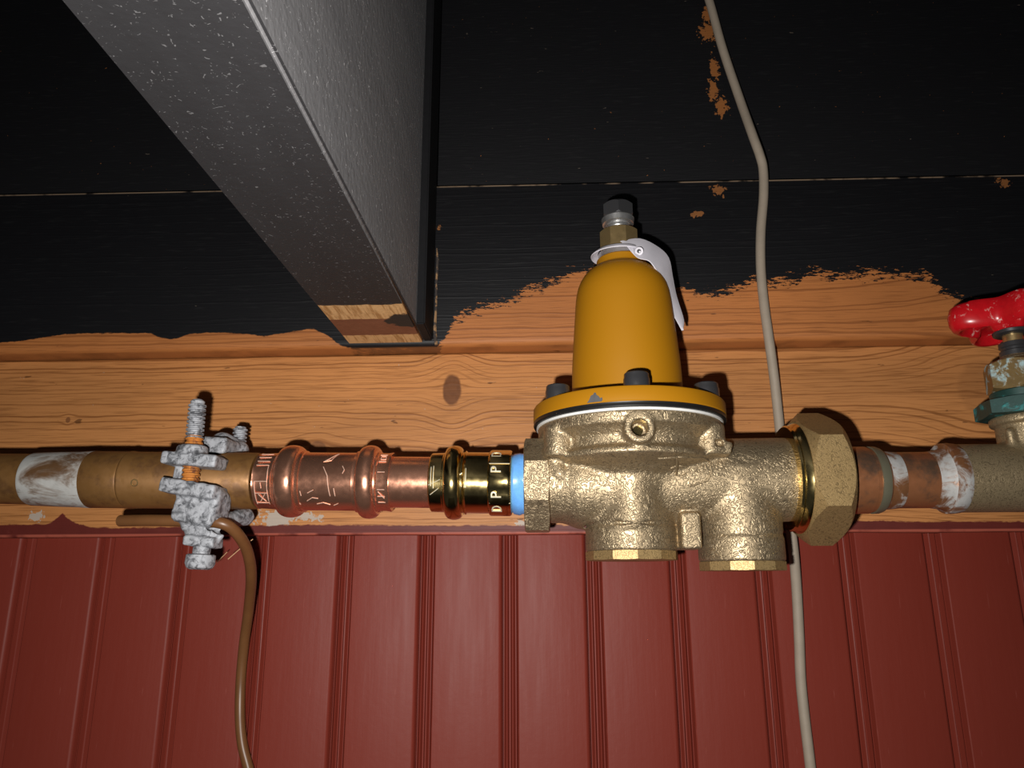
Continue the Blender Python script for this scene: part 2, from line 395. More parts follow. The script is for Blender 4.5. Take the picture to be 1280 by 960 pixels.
def nets(fun, lo, hi, h):
    ax = [np.arange(lo[i], hi[i] + h, h, dtype=np.float32) for i in range(3)]
    P = np.meshgrid(*ax, indexing='ij'); Fv = fun(P); S = Fv < 0; n = [d - 1 for d in Fv.shape]
    sl = lambda A, d: A[d[0]:d[0] + n[0], d[1]:d[1] + n[1], d[2]:d[2] + n[2]]
    cs = [(i, j, k) for i in (0, 1) for j in (0, 1) for k in (0, 1)]
    cnt = sum(sl(S, c).astype(np.int8) for c in cs); act = (cnt > 0) & (cnt < 8)
    I = np.argwhere(act); acc = np.zeros((len(I), 3)); num = np.zeros(len(I))
    for c in cs:
        for a in range(3):
            if c[a]: continue
            d = list(c); d[a] = 1
            f0 = sl(Fv, c)[act]; f1 = sl(Fv, d)[act]; m = (f0 < 0) != (f1 < 0)
            t = np.where(m, f0 / np.where(m, f0 - f1, 1), 0); p = np.tile(np.array(c, float), (len(I), 1)); p[:, a] += t
            acc += p * m[:, None]; num += m
    verts = (np.array(lo) + (I + acc / num[:, None]) * h)
    idx = -np.ones(act.shape, int); idx[act] = np.arange(len(I)); faces = []
    for a in range(3):
        b, c = (a + 1) % 3, (a + 2) % 3
        s0 = [slice(None)] * 3; s1 = [slice(None)] * 3; s0[a] = slice(0, -1); s1[a] = slice(1, None)
        A, B = S[tuple(s0)], S[tuple(s1)]; E = np.argwhere(A != B)
        E = E[(E[:, b] > 0) & (E[:, c] > 0) & (E[:, b] < n[b]) & (E[:, c] < n[c])]
        fl_ = A[tuple(E.T)]
        def g(db, dc):
            q = E.copy(); q[:, b] += db; q[:, c] += dc; return idx[tuple(q.T)]
        Q = np.stack([g(-1, -1), g(0, -1), g(0, 0), g(-1, 0)], 1); Q[~fl_] = Q[~fl_][:, ::-1]; faces.append(Q)
    return verts, np.concatenate(faces)
def casting(name, fun, lo, hi, h, org, mat, parent):
    v, f = nets(fun, lo, hi, h); me = bpy.data.meshes.new(name)
    me.from_pydata((v * .001 + np.array(org)).tolist(), [], f.tolist()); me.update()
    return link(name, me, mat, parent, smooth=180)

# ------------------------------------------------------------------ the setting
Z0 = 1.75
wall = struct(obj('wall_back', box(bmesh.new(), -.9, .9, .010, .06, .0, 2.18), M['black'], origin=(0, .03, 0), smooth=None))
struct(obj('ceiling', box(bmesh.new(), -.9, .9, -1.3, .06, Z0 + .432, Z0 + .47), M['black'], origin=(0, -.5, Z0 + .432), smooth=None))
struct(obj('floor', box(bmesh.new(), -.9, .9, -1.3, .06, -.05, 0), M['concrete'], origin=(0, -.5, 0), smooth=None))

PITCH = .0496
prof = [(.0016, .0034), (.0020, .0034), (.0034, .0012), (.0040, .0010), (.0050, .0032), (.0056, .0032), (.0067, .0010), (.0073, .0012), (.0086, .0034), (.0090, .0034), (.0102, .0004), (.0107, 0),
        (PITCH - .0014, 0), (PITCH - .0007, .0002), (PITCH - .0001, .0006), (PITCH + .0005, .0013), (PITCH + .0008, .0021), (PITCH + .0012, .0034), (PITCH + .0013, .0034), (PITCH + .0013, .010), (.0016, .010)]
bm = bmesh.new(); A = [bm.verts.new((x, y, 0)) for x, y in prof]; B = [bm.verts.new((x, y, Z0 + .040)) for x, y in prof]
for k in range(len(prof)): j = (k + 1) % len(prof); bm.faces.new((A[k], A[j], B[j], B[k]))
bm.faces.new(A); bm.faces.new(B[::-1])
plank0 = None
for g in range(-9, 22):
    x = (g - 6.5766) * PITCH
    if plank0 is None: plank0 = obj('panel', bm, M['red'], smooth=25)
    else:
        q = plank0.copy(); COL.objects.link(q)
        q.name = 'panel'
    q = plank0 if g == -9 else q
    q.parent = wall; q.location = (x, -.03, 0)

def board(name, face, back, x0, x1, zb0, zb1, zt0, zt1, r, mat, label, cat, rt=.0012):
    """long board whose bottom and top edges may slope; edges rounded by r (bottom) and rt (top)"""
    prof = [(back, 0, 0)] + [(face + r - r * math.sin(a), 0, r - r * math.cos(a)) for a in [i * math.pi / 12 for i in range(7)]]
    prof += [(face + rt - rt * math.cos(a), 1, -rt + rt * math.sin(a)) for a in [i * math.pi / 8 for i in range(5)]] + [(back, 1, 0)]
    bm = bmesh.new(); rings = []
    for i in range(41):
        t = i / 40; x = x0 + (x1 - x0) * t; zb = zb0 + (zb1 - zb0) * t; zt = zt0 + (zt1 - zt0) * t
        j = random.uniform(-.0003, .0003)
        rings.append([bm.verts.new((x, y, Z0 + (zt if s else zb + j) + dz)) for y, s, dz in prof])
    n = len(prof)
    for a, b in zip(rings, rings[1:]):
        for k in range(n): bm.faces.new((a[k], a[(k + 1) % n], b[(k + 1) % n], b[k]))
    bm.faces.new(rings[0]); bm.faces.new(rings[-1][::-1])
    o = obj(name, bm, mat, origin=(0, 0, Z0), smooth=30); tag(o, label, cat); return o
board('sill_beam', YT, .0098, -.88, .88, .0277, .0277, .1398, .1404, .0012, M['sill'], 'bare honey coloured pine beam with dark knots directly behind the pipe run', 'beam')
board('header_board', YB, .0098, -.88, .88, .1402, .1410, .2562, .2421, .004, M['header'], 'black painted board with ragged edge of bare orange wood along its bottom', 'board')
board('upper_board', YU, .0098, -.88, .88, .2565, .2424, .4315, .4315, .001, M['upper'], 'plain black board at the top of the wall with orange chips beside the cable', 'board')

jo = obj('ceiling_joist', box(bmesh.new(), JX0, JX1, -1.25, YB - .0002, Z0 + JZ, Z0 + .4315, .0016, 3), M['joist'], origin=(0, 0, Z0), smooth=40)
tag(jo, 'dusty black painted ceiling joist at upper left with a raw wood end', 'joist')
bm = box(bmesh.new(), JX1 - .001, -.0688, YB - .032, YB - .0002, Z0 + JZ + .0012, Z0 + .4312, .0008)
obj('nailing_strip', bm, M['black'], jo)
bm = bmesh.new(); pts = []
sl = [(545, 431, 4), (543.5, 410, 4), (545, 385, 2.6), (545.5, 352, 2.6), (547, 325, 3.4), (546, 310, 1)]
tube(bm, [at(x, y, YB - .0010) for x, y, r in sl], [r * .00025 for x, y, r in sl], 6)
o = obj('wood_splinter', bm, M['raw'], jo); o['label'] = 'pale split wood edge at the joist corner'

# ------------------------------------------------------------------ pipe run, left of the valve
YA = -.068
SL = -.0175
def axz(X): return Z0 + .0505 + SL * (X + .03)
def A3(X): return Vector((X, YA, axz(X)))
def PX(x, y=603): return at(x, y, YA).x
DL = Vector((1, 0, SL)).normalized()
def run(name, px, mat, parent=None, n=64, org=None, **k):
    """turned piece along the run: px = [(photo x, radius in mm)]"""
    x0 = PX(px[0][0]) if not k.get('raw') else px[0][0]
    m = frame(A3(x0), DL)
    pr = [((PX(x) if not k.get('raw') else x) - x0, r * .001) for x, r in px]
    return obj(name, lathe(bmesh.new(), pr, m, n, k.get('rfun')), mat, parent, org, k.get('smooth', 35))

o = run('copper_pipe', [(-400, 13.5), (60, 13.5)], M['oldcopper'], org=A3(PX(-100))); tag(o, 'tarnished brown copper pipe entering at the left edge', 'pipe')
t = thing('pipe_sleeve', A3(PX(180)), 'long tarnished brown sleeve joint with grey solder smear, under the clamp', 'fitting')
run('sleeve', [(112, 14.5), (115, 15.1), (160, 15.1), (162, 14.7), (164, 15.35), (166, 15.35), (168, 15.0), (322, 14.9), (324, 14.4)], M['oldcopper'], t)
o = run('solder_joint', [(41, 13.7), (44, 14.2), (75, 14.6), (100, 14.8), (116, 15.2), (118, 15.0)], M['solder'], t); o['label'] = 'grey smeared solder'
def wrap(X, ang, r):                   # on a pipe of the run: ang degrees below straight-towards-the-viewer
    a = math.radians(ang); return A3(X) + Vector((0, -r * math.cos(a), -r * math.sin(a)))
bm = tube(bmesh.new(), [wrap(PX(187) + .0017 * math.cos(a), 13 + 6.4 * math.sin(a), .0151) for a in [i * math.pi / 8 for i in range(16)]], .00035, 6, True)
obj('dimple_ring', bm, M['mbrass'], t)

def facet(nf, depth):
    def f(a, s):
        q = (a % (2 * math.pi / nf)) - math.pi / nf; return 1 - depth * (1 - abs(q) / (math.pi / nf)) ** 2
    return f
t = thing('press_coupling', A3(PX(410)), 'bright copper press coupling with two rounded beads, joining old pipe and new', 'fitting')
def bead(c, hw, r0, r1, e0=None, e1=None):
    out = []
    for i in range(13):
        a = math.pi * i / 12; out.append((c - hw * math.cos(a), r0 + (r1 - r0) * math.sin(a) ** .8))
    return out
run('sleeve_body', [(380, 15.2), (383, 15.2), (447, 15.2), (450, 15.2)], M['copper'], t)
run('press_bead', [(349, 14.4), (351, 15.4)] + bead(366, 12.5, 15.9, 19.0) + [(381, 15.9), (383, 16.0), (384, 15.1)], M['copper'], t)
run('press_bead', [(447, 15.1), (448, 16.0), (450, 15.9)] + bead(463, 11, 15.9, 19.2) + [(476, 15.8), (478, 14.6)], M['copper'], t)
run('end_collar', [(326, 13.9), (327, 14.7), (329, 14.4), (349, 14.9), (352, 15.0)], M['copper'], t, rfun=facet(10, .03))
run('end_collar', [(475, 15.1), (485, 15.1), (488, 15.3), (490.5, 15.5), (492, 15.1), (491.6, 14.0)], M['copper'], t, rfun=facet(10, .02))
def strokes(name, mat, parent, segs, r, width=.00022):
    bm = bmesh.new()
    for pts in segs:
        q = []
        for (x0, a0), (x1, a1) in zip(pts, pts[1:]):
            for k in range(6): u = k / 6; q.append(wrap(PX(x0 + (x1 - x0) * u), a0 + (a1 - a0) * u, r))
        q.append(wrap(PX(pts[-1][0]), pts[-1][1], r)); tube(bm, q, width, 5)
    o = obj(name, bm, mat, parent); return o
strokes('etched_marks', M['etched'], t, [[(382, -62), (384, -48), (381, -48)], [(378, -30), (376, -8), (378, 2)], [(379, 24), (380, 40), (384, 58)], [(386, 26), (387, 36)],
    [(427, -62), (421, -38), (412, -34), (418, -42), (427, -62)], [(413, -22), (419, -4), (421, 24), (422, 36)], [(427, 20), (428, 36)], [(436, -24), (439, -16), (437, -8)],
    [(393, 48), (400, 40), (407, 42)], [(395, 30), (402, 24)], [(404, 56), (412, 52), (420, 58)], [(424, 60), (430, 54)]], .01525)
strokes('collar_ticks', M['etched'], t, [[(331, a), (346, a)] for a in (-62, -48, -36, -26, 8, 32, 56)] + [[(331, 8), (331, 60)], [(346, -26), (346, 60)], [(338, 10), (339, 22)], [(335, 34), (343, 52)], [(343, 34), (336, 52)]], .0148)
strokes('collar_ticks', M['etched'], t, [[(479, a), (488, a)] for a in (-58, -36, -12, 22, 36, 50)] + [[(481, -52), (487, -52), (487, -42), (481, -42), (481, -52)], [(480, 26), (487, 40)]], .0152)

o = run('copper_pipe', [(480, 13.3), (545, 13.3)], M['copper'], org=A3(PX(512))); tag(o, 'short bright copper pipe between copper coupling and brass adapter', 'pipe')

t = thing('press_adapter', A3(PX(590)), 'polished brass press adapter with a bead and a blue taped thread', 'fitting')
run('sleeve_body', [(539, 13.6), (540, 14.8), (541, 15.2), (556, 15.4), (559, 15.4), (580, 15.8), (584, 15.8), (612, 15.8)], M['polished'], t)
run('press_bead', [(555, 15.2), (557, 15.8)] + bead(568.5, 10.5, 15.8, 19.3) + [(581, 15.8), (583, 16.6), (585, 15.6)], M['polished'], t)
run('wrench_collar', [(611, 15.3), (613, 16.7), (615, 17.1), (635, 17.1), (638, 17.1), (640, 16.6), (641, 15.2)], M['polished'], t, rfun=facet(8, .05))
run('thread', [(640, 13.9), (666, 13.7)], M['mbrass'], t)
def tapewob(a, s): return 1 + .025 * math.sin(3 * a + 400 * s) + .012 * math.sin(7 * a)
o = run('thread_tape', [(640.5, 14.6), (643, 15.6), (650, 16.1), (654, 15.6), (656.5, 15.9), (658, 14.4)], M['blue'], t, rfun=tapewob); o['label'] = 'blue thread sealing tape'
strokes('etched_marks', M['etchb'], t, [[(584, -20), (584, 16)], [(586, -20), (586, 16)], [(583, -12), (578, -6), (577, 0), (580, 8), (583, 14)], [(577, 8), (583, 17), (589, 10)],
    [(544, -22), (544, 14)], [(547, -24), (547, 18)], [(541, 12), (555, 2)], [(543, 30), (553, 18)]], .0159, .0002)
def letter(ch, X, ang, r, size, mat, parent, rotd=90):
    cu = bpy.data.curves.new('mark', 'FONT'); cu.body = ch; cu.size = size; cu.extrude = .0003; cu.align_x = 'CENTER'; cu.align_y = 'CENTER'; cu.resolution_u = 3
    to = bpy.data.objects.new('mark', cu); COL.objects.link(to); dg = bpy.context.evaluated_depsgraph_get(); dg.update()
    me = bpy.data.meshes.new_from_object(to.evaluated_get(dg)); bpy.data.objects.remove(to)
    ca, sa = math.cos(math.radians(rotd)), math.sin(math.radians(rotd))
    for v in me.vertices:
        x, y, z = v.co; u, q = x * ca - y * sa, x * sa + y * ca
        v.co = wrap(X + u, ang - math.degrees(q / r), r + z)
    o = link('raised_letter', me, mat, parent, smooth=None); o['label'] = 'raised letter ' + ch; return o
for ch, a in (('D', -52), ('P', -16), ('P', 28), ('D', 58)): letter(ch, PX(623), a, .0168, .0075, M['etchb'], t)
strokes('collar_lines', M['etchb'], t, [[(614, a), (639, a)] for a in (-28, 44)], .0169, .0002)

# ------------------------------------------------------------------ pressure reducing valve
VX, VZ = .0432, .0505                   # bonnet axis x, pipe height
VO = Vector((VX, YA, Z0 + VZ))
valve = thing('pressure_valve', VO, 'large cast brass pressure valve with yellow bell shaped bonnet', 'valve')
vert = lambda z=0, x=VX, y=YA: Matrix.Translation((x, y, Z0 + z))
bolts = [(43.0 * math.cos(math.radians(a)), 43.0 * math.sin(math.radians(a))) for a in range(-90, 270, 60)]
def bowl(P):
    zz = np.array([-9, -4, 1.0, 5.0, 7.6, 8.9, 11.0, 13.2, 17.8, 20.5, 22.5, 27.5]); rr = np.array([19, 22, 26, 33, 41.4, 43.6, 43.4, 40.6, 41.0, 43.8, 47.0, 48.0])
    q = np.hypot(P[0], P[1]) - np.interp(P[2], zz, rr); return np.maximum(np.maximum(q * .75, P[2] - 27.5), -9 - P[2])
def body_sdf(P):
    d = d_cyl(P, (0, 0, .4), 0, 21.3, -48, 80.8, 1.2)
    d = smin(d, d_cyl(P, (-8, 0, -.6), 0, 23.2, -33, 6, 8), 6)
    d = smin(d, d_cyl(P, (-1.2, 0, 0), 2, 22.6, -26, 12, 2), 2.6)
    d = smin(d, d_cyl(P, (53.6, 0, 0), 2, 20.9, -32, 6, 2), 2.0)
    d = np.minimum(d, d_cyl(P, (-1.2, 0, 0), 2, 22.9, -35.6, -23, 1.6)); d = np.minimum(d, d_cyl(P, (53.6, 0, 0), 2, 21.1, -40.8, -28, 1.6))
    d = smin(d, d_cyl(P, (-1.2, -13.5, 0), 2, 12.2, -24, 9, 3), 4)                   # column below the gauge boss
    d = smin(d, bowl(P), 3.5)
    for (cx, cz, cr) in ((-1.2, -22.6, 23.4), (53.6, -27.6, 21.5)):                  # creases above the port rings
        d = smax(d, -(np.hypot(np.hypot(P[0] - cx, P[1]) - cr, P[2] - cz) - 1.0), .8)
    d = smin(d, d_cyl(P, (0, 0, 19), 1, 7.2, -47.6, -30, 1.2), 2.0)                  # gauge boss
    for bx, by in bolts[1:]: d = smin(d, d_cyl(P, (bx, by, 0), 2, 7.4, 9.5, 25, 1.5), 2.0)
    d = smin(d, d_box(P, (-38, -20, 13), (6.5, 4, 2.0), 1.2, .1), 1.2)
    d = smin(d, d_cap(P, (-41, -17, 12), (-37, -20, 2), 4.5, 3), 2.5)
    d = smin(d, d_box(P, (39.5, -22.5, 14), (7.5, 4.5, 3.2), 1.4, -.25), 1.6)
    d = smin(d, d_box(P, (26.4, -9, -26), (5.0, 8, 9.0), 1.6), 1.6)                 # web lug between the ports
    d = smax(d, -d_cyl(P, (0, 0, 19), 1, 3.9, -60, -38, .2), .6)
    d = smax(d, -d_box(P, (40.5, -29, 15), (2.0, 4, 1.5), .5), .6)
    return d
casting('body', body_sdf, (-51, -52, -44), (85, 52, 29), .8, VO, M['brass'], valve)
def on_body(px, py):                     # the casting's surface point on the ray through a pixel of the photo's front view
    d = at(px, py, YA) - EYE; d.normalize(); p = at(px, py, YA - .055)
    for _ in range(60):
        L = (p - VO) * 1000; s = float(body_sdf([np.array(L.x), np.array(L.y), np.array(L.z)])); p = p + d * (s * .0008)
    return p
bm = bmesh.new()
cart = [(822, 573), (850, 571), (878, 572), (887, 577), (889, 590), (884, 601), (862, 608)]
tube(bm, [on_body(x, y) for x, y in cart],   .0006, 6)
for st in ([(846, 573), (846, 594)], [(846, 594), (852, 596), (858, 592)], [(838, 585), (846, 582), (858, 583)]): tube(bm, [on_body(x, y) for x, y in st], .00055, 6)
obj('cast_mark', bm, M['brass'], valve)
# inlet octagon collar
mx = frame(Vector((PX(656, 600), YA, Z0 + .0487)), (1, 0, 0), (0, 0, 1))
obj('inlet_collar', prism_nut(8, .0252, 0, .0128, mx, math.pi / 8, .06), M['brass'], valve, smooth=25)
turned('outlet_rim', [(0, .0195), (.0004, .0222), (.0022, .0226), (.0030, .0218), (.0034, .0195)], frame((VX + .0802, YA, Z0 + .0509), (1, 0, 0)), M['polished'], valve, 64)
for x, z0, z1, rc in ((VX - .0012, .0107, .0152, .0232), (VX + .0536, .0055, .0099, .0214)):
    obj('strainer_cap', prism_nut(12, rc, z0, z1, vert(0, x), math.pi / 2 + .02, .05), M['nutbrass'], valve, smooth=20)
turned('plug', [(0, .0024), (.006, .0024)], frame((VX, YA - .0395, Z0 + VZ + .019), (0, 1, 0)), M['polished'], valve, 20)
# gasket stack and yellow bonnet
turned('diaphragm', [(.0779, .047), (.0779, .0485), (.0791, .0485), (.0791, .047)], vert(), M['white'], valve, 128)['label'] = 'white diaphragm edge'
turned('gasket', [(.0789, .047), (.0791, .0497), (.0799, .0501), (.0808, .0498), (.0816, .0500), (.0820, .048)], vert(), M['gasket'], valve, 128)['label'] = 'black rubber gasket edge'
turned('bonnet_flange', [(.0816, .046), (.0817, .0496), (.0823, .0501), (.0883, .0500), (.0892, .0494), (.0896, .047), (.0898, .030)], vert(), M['yellow'], valve, 128)
bell = [(.0892, .0294), (.092, .0293), (.106, .0291), (.112, .0289), (.126, .0279), (.140, .0268), (.148, .0262), (.153, .0256), (.157, .0247), (.1605, .0233), (.1635, .0215), (.166, .0193), (.168, .0167), (.1690, .0148), (.1697, .0141), (.1706, .0139), (.1735, .0138), (.1742, .0132), (.1745, .011)]
turned('bell_bonnet', bell, vert(), M['yellow'], valve, 96)
turned('seat_ring', [(.1740, .0118), (.1742, .0128), (.1778, .0127), (.1782, .0118)], vert(), M['steel'], valve, 64)['label'] = 'silver collar ring under the brass nut'
obj('lock_nut', prism_nut(8, .0112, .1800, .1912, vert(0, VX - .0008), .25, .06), M['mbrass'], valve, smooth=20)['label'] = 'machined brass lock nut'
scr = turned('adjusting_screw', [(.1905, .0068), (.1925, .0068), (.1932, .0072), (.1940, .0066), (.1962, .0066)], vert(0, VX - .001), M['steel'], valve, 32)
turned('screw_collar', [(.1955, .0074), (.1962, .0088), (.1992, .0093), (.2000, .0088)], vert(0, VX - .001), M['steel'], scr, 48)
obj('screw_head', prism_nut(6, .0094, .1996, .2082, vert(0, VX - .001), .5, .14), M['dark'], scr, smooth=20)['label'] = 'black hexagon screw head'
for bx, by in bolts:
    m = Matrix.Translation((VX + bx * .001, YA + by * .001, Z0))
    b = turned('flange_bolt', [(.0893, .0058), (.0896, .0063), (.0936, .0063), (.0944, .0060), (.0962, .0059), (.0967, .0054)], m, M['dark'], valve, 28)
    bm = lathe(bmesh.new(), [(.0966, .0034), (.0969, .0033)], m, 6); obj('socket', bm, M['gasket'], b)
# chipped enamel on the flange rim
bm = bmesh.new(); q = []
for i, (u, v) in enumerate([(-4.2, .0), (-3.0, 1.4), (-2.2, 3.2), (-1.0, 3.6), (-.4, 4.6), (.4, 4.4), (.8, 3.2), (1.6, 2.8), (2.4, 1.6), (3.4, 1.9), (3.6, .6), (3.0, 0)]):
    a = math.radians(-90) + (at(742, 495, -.112).x - VX + u * .001) / .0502
    q.append(bm.verts.new((VX + .0503 * math.cos(a), YA + .0503 * math.sin(a), Z0 + .0822 + v * .001)))
f = bm.faces.new(q); r_ = bmesh.ops.extrude_face_region(bm, geom=[f])
for v in [g for g in r_['geom'] if isinstance(g, bmesh.types.BMVert)]:
    d = Vector((v.co.x - VX, v.co.y - YA, 0)).normalized(); v.co -= d * .0008
obj('enamel_chip', bm, M['chip'], valve)['label'] = 'grey patch of missing enamel'

# white tag strapped below the lock nut
tg = thing('hang_tag', Vector((VX, YA, Z0 + .1785)), 'white vinyl tag strapped round the valve neck, its tail curling down to the right', 'tag')
def band(bm, L, R, th):
    n = [(b - a) for a, b in zip(L, R)]; rows = []
    for i, (a, b) in enumerate(zip(L, R)):
        t = (L[min(i + 1, len(L) - 1)] - L[max(i - 1, 0)]); nn = t.cross(b - a)
        nn = nn.normalized() * th if nn.length > 1e-12 else Vector((0, 0, th))
        mid = (a + b) / 2 + nn * 1.2
        rows.append([bm.verts.new(v) for v in (a, mid, b, b - nn, mid - nn, a - nn)])
    for A_, B_ in zip(rows, rows[1:]):
        for k in range(6): bm.faces.new((A_[k], A_[(k + 1) % 6], B_[(k + 1) % 6], B_[k]))
    bm.faces.new(rows[0]); bm.faces.new(rows[-1][::-1])
L_, R_ = [], []
for i in range(33):
    a = math.radians(-55 - 300 * i / 32); tilt = lambda r: .0010 * math.cos(a) * 0
    L_.append(Vector((VX - .0008 + .0124 * math.cos(a), YA + .0124 * math.sin(a), Z0 + .1790)))
    R_.append(Vector((VX - .0012 + .0158 * math.cos(a), YA + .0158 * math.sin(a), Z0 + .1768 + .0008 * math.sin(a))))
bm = bmesh.new(); band(bm, L_, R_, .0005); obj('strap', bm, M['vinyl'], tg)
inner = [(789, 313, -.0835), (798, 322, -.0845), (812, 326, -.0850), (822, 340, -.0830), (829, 356, -.0800), (834, 372, -.0770), (838, 386, -.074), (846, 400, -.071), (853, 413, -.069)]
outer = [(776, 301, -.0790), (800, 298, -.0760), (822, 308, -.0740), (836, 322, -.0720), (841, 345, -.0700), (845, 366, -.0690), (849, 380, -.0680), (855, 400, -.067), (854, 413, -.0685)]
I_ = spline([at(*p) for p in inner], 4); O_ = spline([at(*p) for p in outer], 4)
bm = bmesh.new(); band(bm, I_, O_, .0005); obj('tail', bm, M['vinyl'], tg, smooth=50)
p = at(799, 314, -.0838)
turned('eyelet', [(0, .0010), (.0001, .0023), (.0005, .0022), (.0006, .0012)], frame(p, (-.25, -.9, -.35)), M['vinyl'], tg, 24)
turned('rivet', [(0, .0011), (.0008, .0011), (.0009, .0008)], frame(p, (-.25, -.9, -.35)), M['dark'], tg, 16)

# ------------------------------------------------------------------ union and right-hand pipe
UX = .1265
un = thing('union_nut', Vector((UX + .01, YA, Z0 + .0515)), 'big hexagonal brass union nut on the right end of the valve', 'nut')
mx = frame(Vector((UX, YA, Z0 + .0515)), (1, 0, 0), (0, 0, 1))
obj('hex_nut', prism_nut(6, .0340, .0005, .0203, mx, math.pi / 6, .20), M['nutbrass'], un, smooth=22)
turned('nut_shoulder', [(-.0048, .0215), (-.0044, .0262), (-.0034, .0270), (-.0026, .0262), (-.0018, .0268), (-.0006, .0278), (.0012, .0285)], mx, M['polished'], un, 64)
mr = frame(Vector((.144, YA, Z0 + .0502)), (1, 0, 0))
turned('tailpiece', [(.0, .0170), (.018, .0170), (.0182, .0164), (.0205, .0164), (.0208, .0168), (.0236, .0166), (.0252, .0158), (.0262, .0145)], mr, M['browncopper'], un, 64)
turned('tail_ring', [(.0200, .0160), (.0202, .0171), (.0228, .0170), (.0246, .0163), (.0248, .015)], mr, metal('grey_green_brass', (.20, .19, .13), .4, .5), un, 64)
npz = Vector((.1665, YA, Z0 + .0500))
mr2 = frame(npz, (1, 0, 0))
t = thing('copper_nipple', npz, 'short brown copper pipe with grey solder ends, between union and gate valve', 'pipe')
turned('pipe', [(0, .0142), (.045, .0142)], mr2, M['browncopper'], t, 64)
turned('solder_joint', [(.0015, .0143), (.002, .0150), (.006, .0147), (.0105, .0143), (.011, .0141)], mr2, M['flux'], t, 64)['label'] = 'grey solder ring'
turned('solder_joint', [(.0262, .0141), (.0275, .0144), (.0320, .0150), (.0338, .0160), (.0346, .0150)], mr2, M['flux'], t, 64)['label'] = 'grey solder ring'

GX = .2480
GO = Vector((GX, YA, Z0 + .0507))
gv = thing('gate_valve', GO, 'old weathered brass gate valve with green patina at the right edge', 'valve')
def gate_sdf(P):
    d = d_cyl(P, (0, 0, 0), 0, 17.2, -47.5, 47.5, 1.4)
    d = smin(d, d_cyl(P, (0, 0, 0), 2, 15.2, -14, 30.5, 1.5), 3.5)
    d = smin(d, d_cyl(P, (0, 0, 0), 2, 17.5, 27, 31.3, 1.2), 1.5)
    d = smin(d, d_cap(P, (-15, -8, 22), (-14, -8, 12), 2.2), 2)
    d = smin(d, d_cyl(P, (0, 0, 0), 0, 17.7, -47.5, -45.4, .8), .8); d = smin(d, d_cyl(P, (0, 0, 0), 0, 17.7, 45, 47.5, .8), .8)
    return smax(d, -d_cyl(P, (0, 0, 0), 0, 14.4, -60, -43, .3), .5)
casting('body', gate_sdf, (-50, -21, -20), (50, 21, 34), .8, GO, M['oldbrass'], gv)
turned('solder_smear', [(0, .0168), (.0004, .0177), (.003, .0179), (.0065, .0175), (.007, .0171)], frame(GO + Vector((-.0478, 0, 0)), (1, 0, 0)), M['flux'], gv, 64)['label'] = 'grey solder smear'
gz = lambda z=0: vert(z, GX)
obj('body_nut', prism_nut(6, .0236, .0820, .0902, gz(), .35, .08), M['teal'], gv, smooth=20)['label'] = 'dark green corroded hexagon nut'
turned('patina_ring', [(.0898, .0140), (.0902, .0150), (.0948, .0152), (.0958, .014)], gz(), M['teal'], gv, 48)['label'] = 'turquoise patina ring'
obj('bonnet_nut', prism_nut(6, .0168, .0952, .1112, gz(), .20, .10), M['tealbrass'], gv, smooth=20)['label'] = 'brass hexagon with pale patina'
turned('bonnet_neck', [(.1105, .0112), (.1125, .0108), (.1140, .0078), (.1150, .0072)], gz(), M['oldbrass'], gv, 40)
turned('packing_nut', [(.1142, .0068), (.1146, .0074), (.1172, .0075), (.1178, .0066), (.1190, .0066), (.1196, .0074), (.1218, .0073), (.1222, .006)], gz(), M['dark'], gv, 40)
turned('stem', [(.119, .0048), (.134, .0048)], gz(), M['mbrass'], gv, 32)
turned('stem_washer', [(.1262, .0078), (.1268, .0090), (.1282, .0092), (.1288, .008)], gz(), M['dark'], gv, 40)
hw = [(.0068, .001), (.0068, .20), (.0045, .32), (.0020, .45), (.0022, .58), (.0055, .68), (.0080, .78), (.0086, .86), (.0066, .95), (.0020, 1.0), (-.0025, .99), (-.0056, .94), (-.0066, .87), (-.0058, .80), (-.0020, .74), (-.0008, .60), (-.0012, .42), (-.0030, .34), (-.0062, .29), (-.0066, .24), (-.0066, .001)]
def lobes(a, s): return (.0252 + .0062 * math.cos(4 * a)) / .03
m = vert(.1352, GX)
turned('handwheel', [(s, r * .03) for s, r in hw], m, M['handle'], gv, 128, rfun=lobes, smooth=60)['label'] = 'red lobed handwheel with worn rim'
turned('handwheel_screw', [(.0060, .0045), (.0075, .0045), (.0095, .0034), (.0098, .001)], m, M['dark'], gv, 20)
o = turned('copper_pipe', [(0, .0142), (.34, .0142)], frame((GX + .043, YA, Z0 + .0505), (1, 0, 0)), M['browncopper'], None, 48, origin=(GX + .2, YA, Z0 + .0505))
tag(o, 'brown copper pipe running on beyond the gate valve', 'pipe')

# ------------------------------------------------------------------ ground clamp
CO = Vector((PX(242), YA, axz(PX(242))))
clamp = thing('ground_clamp', CO, 'grey galvanised ground clamp with rusty bolt gripping the brown pipe', 'clamp')
def C(x, y, Y): return tuple((at(x, y, Y) - CO) * 1000)
YF = YA - .0215
def rodpt(x, y): return at(x, y, YF)
rb, rt_ = rodpt(237, 612), rodpt(247.5, 500)
mrod = frame(rb, rt_ - rb); RL = (rt_ - rb).length
def thread(z0, z1, r, pitch=.0021, dep=.0010):
    out = []; z = z0
    while z < z1: out += [(z, r), (z + pitch * .35, r), (z + pitch * .55, r - dep), (z + pitch * .85, r - dep)]; z += pitch
    return out
zr = RL * .40
cb = turned('clamp_bolt', thread(RL * .56, RL - .002, .0044) + [(RL - .001, .0036), (RL, .0026)], mrod, M['galv'], clamp, 24)
turned('rusty_shank', thread(0, RL * .575, .0044, .0023, .0007), mrod, M['rust'], cb, 24)['label'] = 'orange rusted shank'
rb2, rt2 = at(297, 566, YA + .016), at(301, 534, YA + .016)
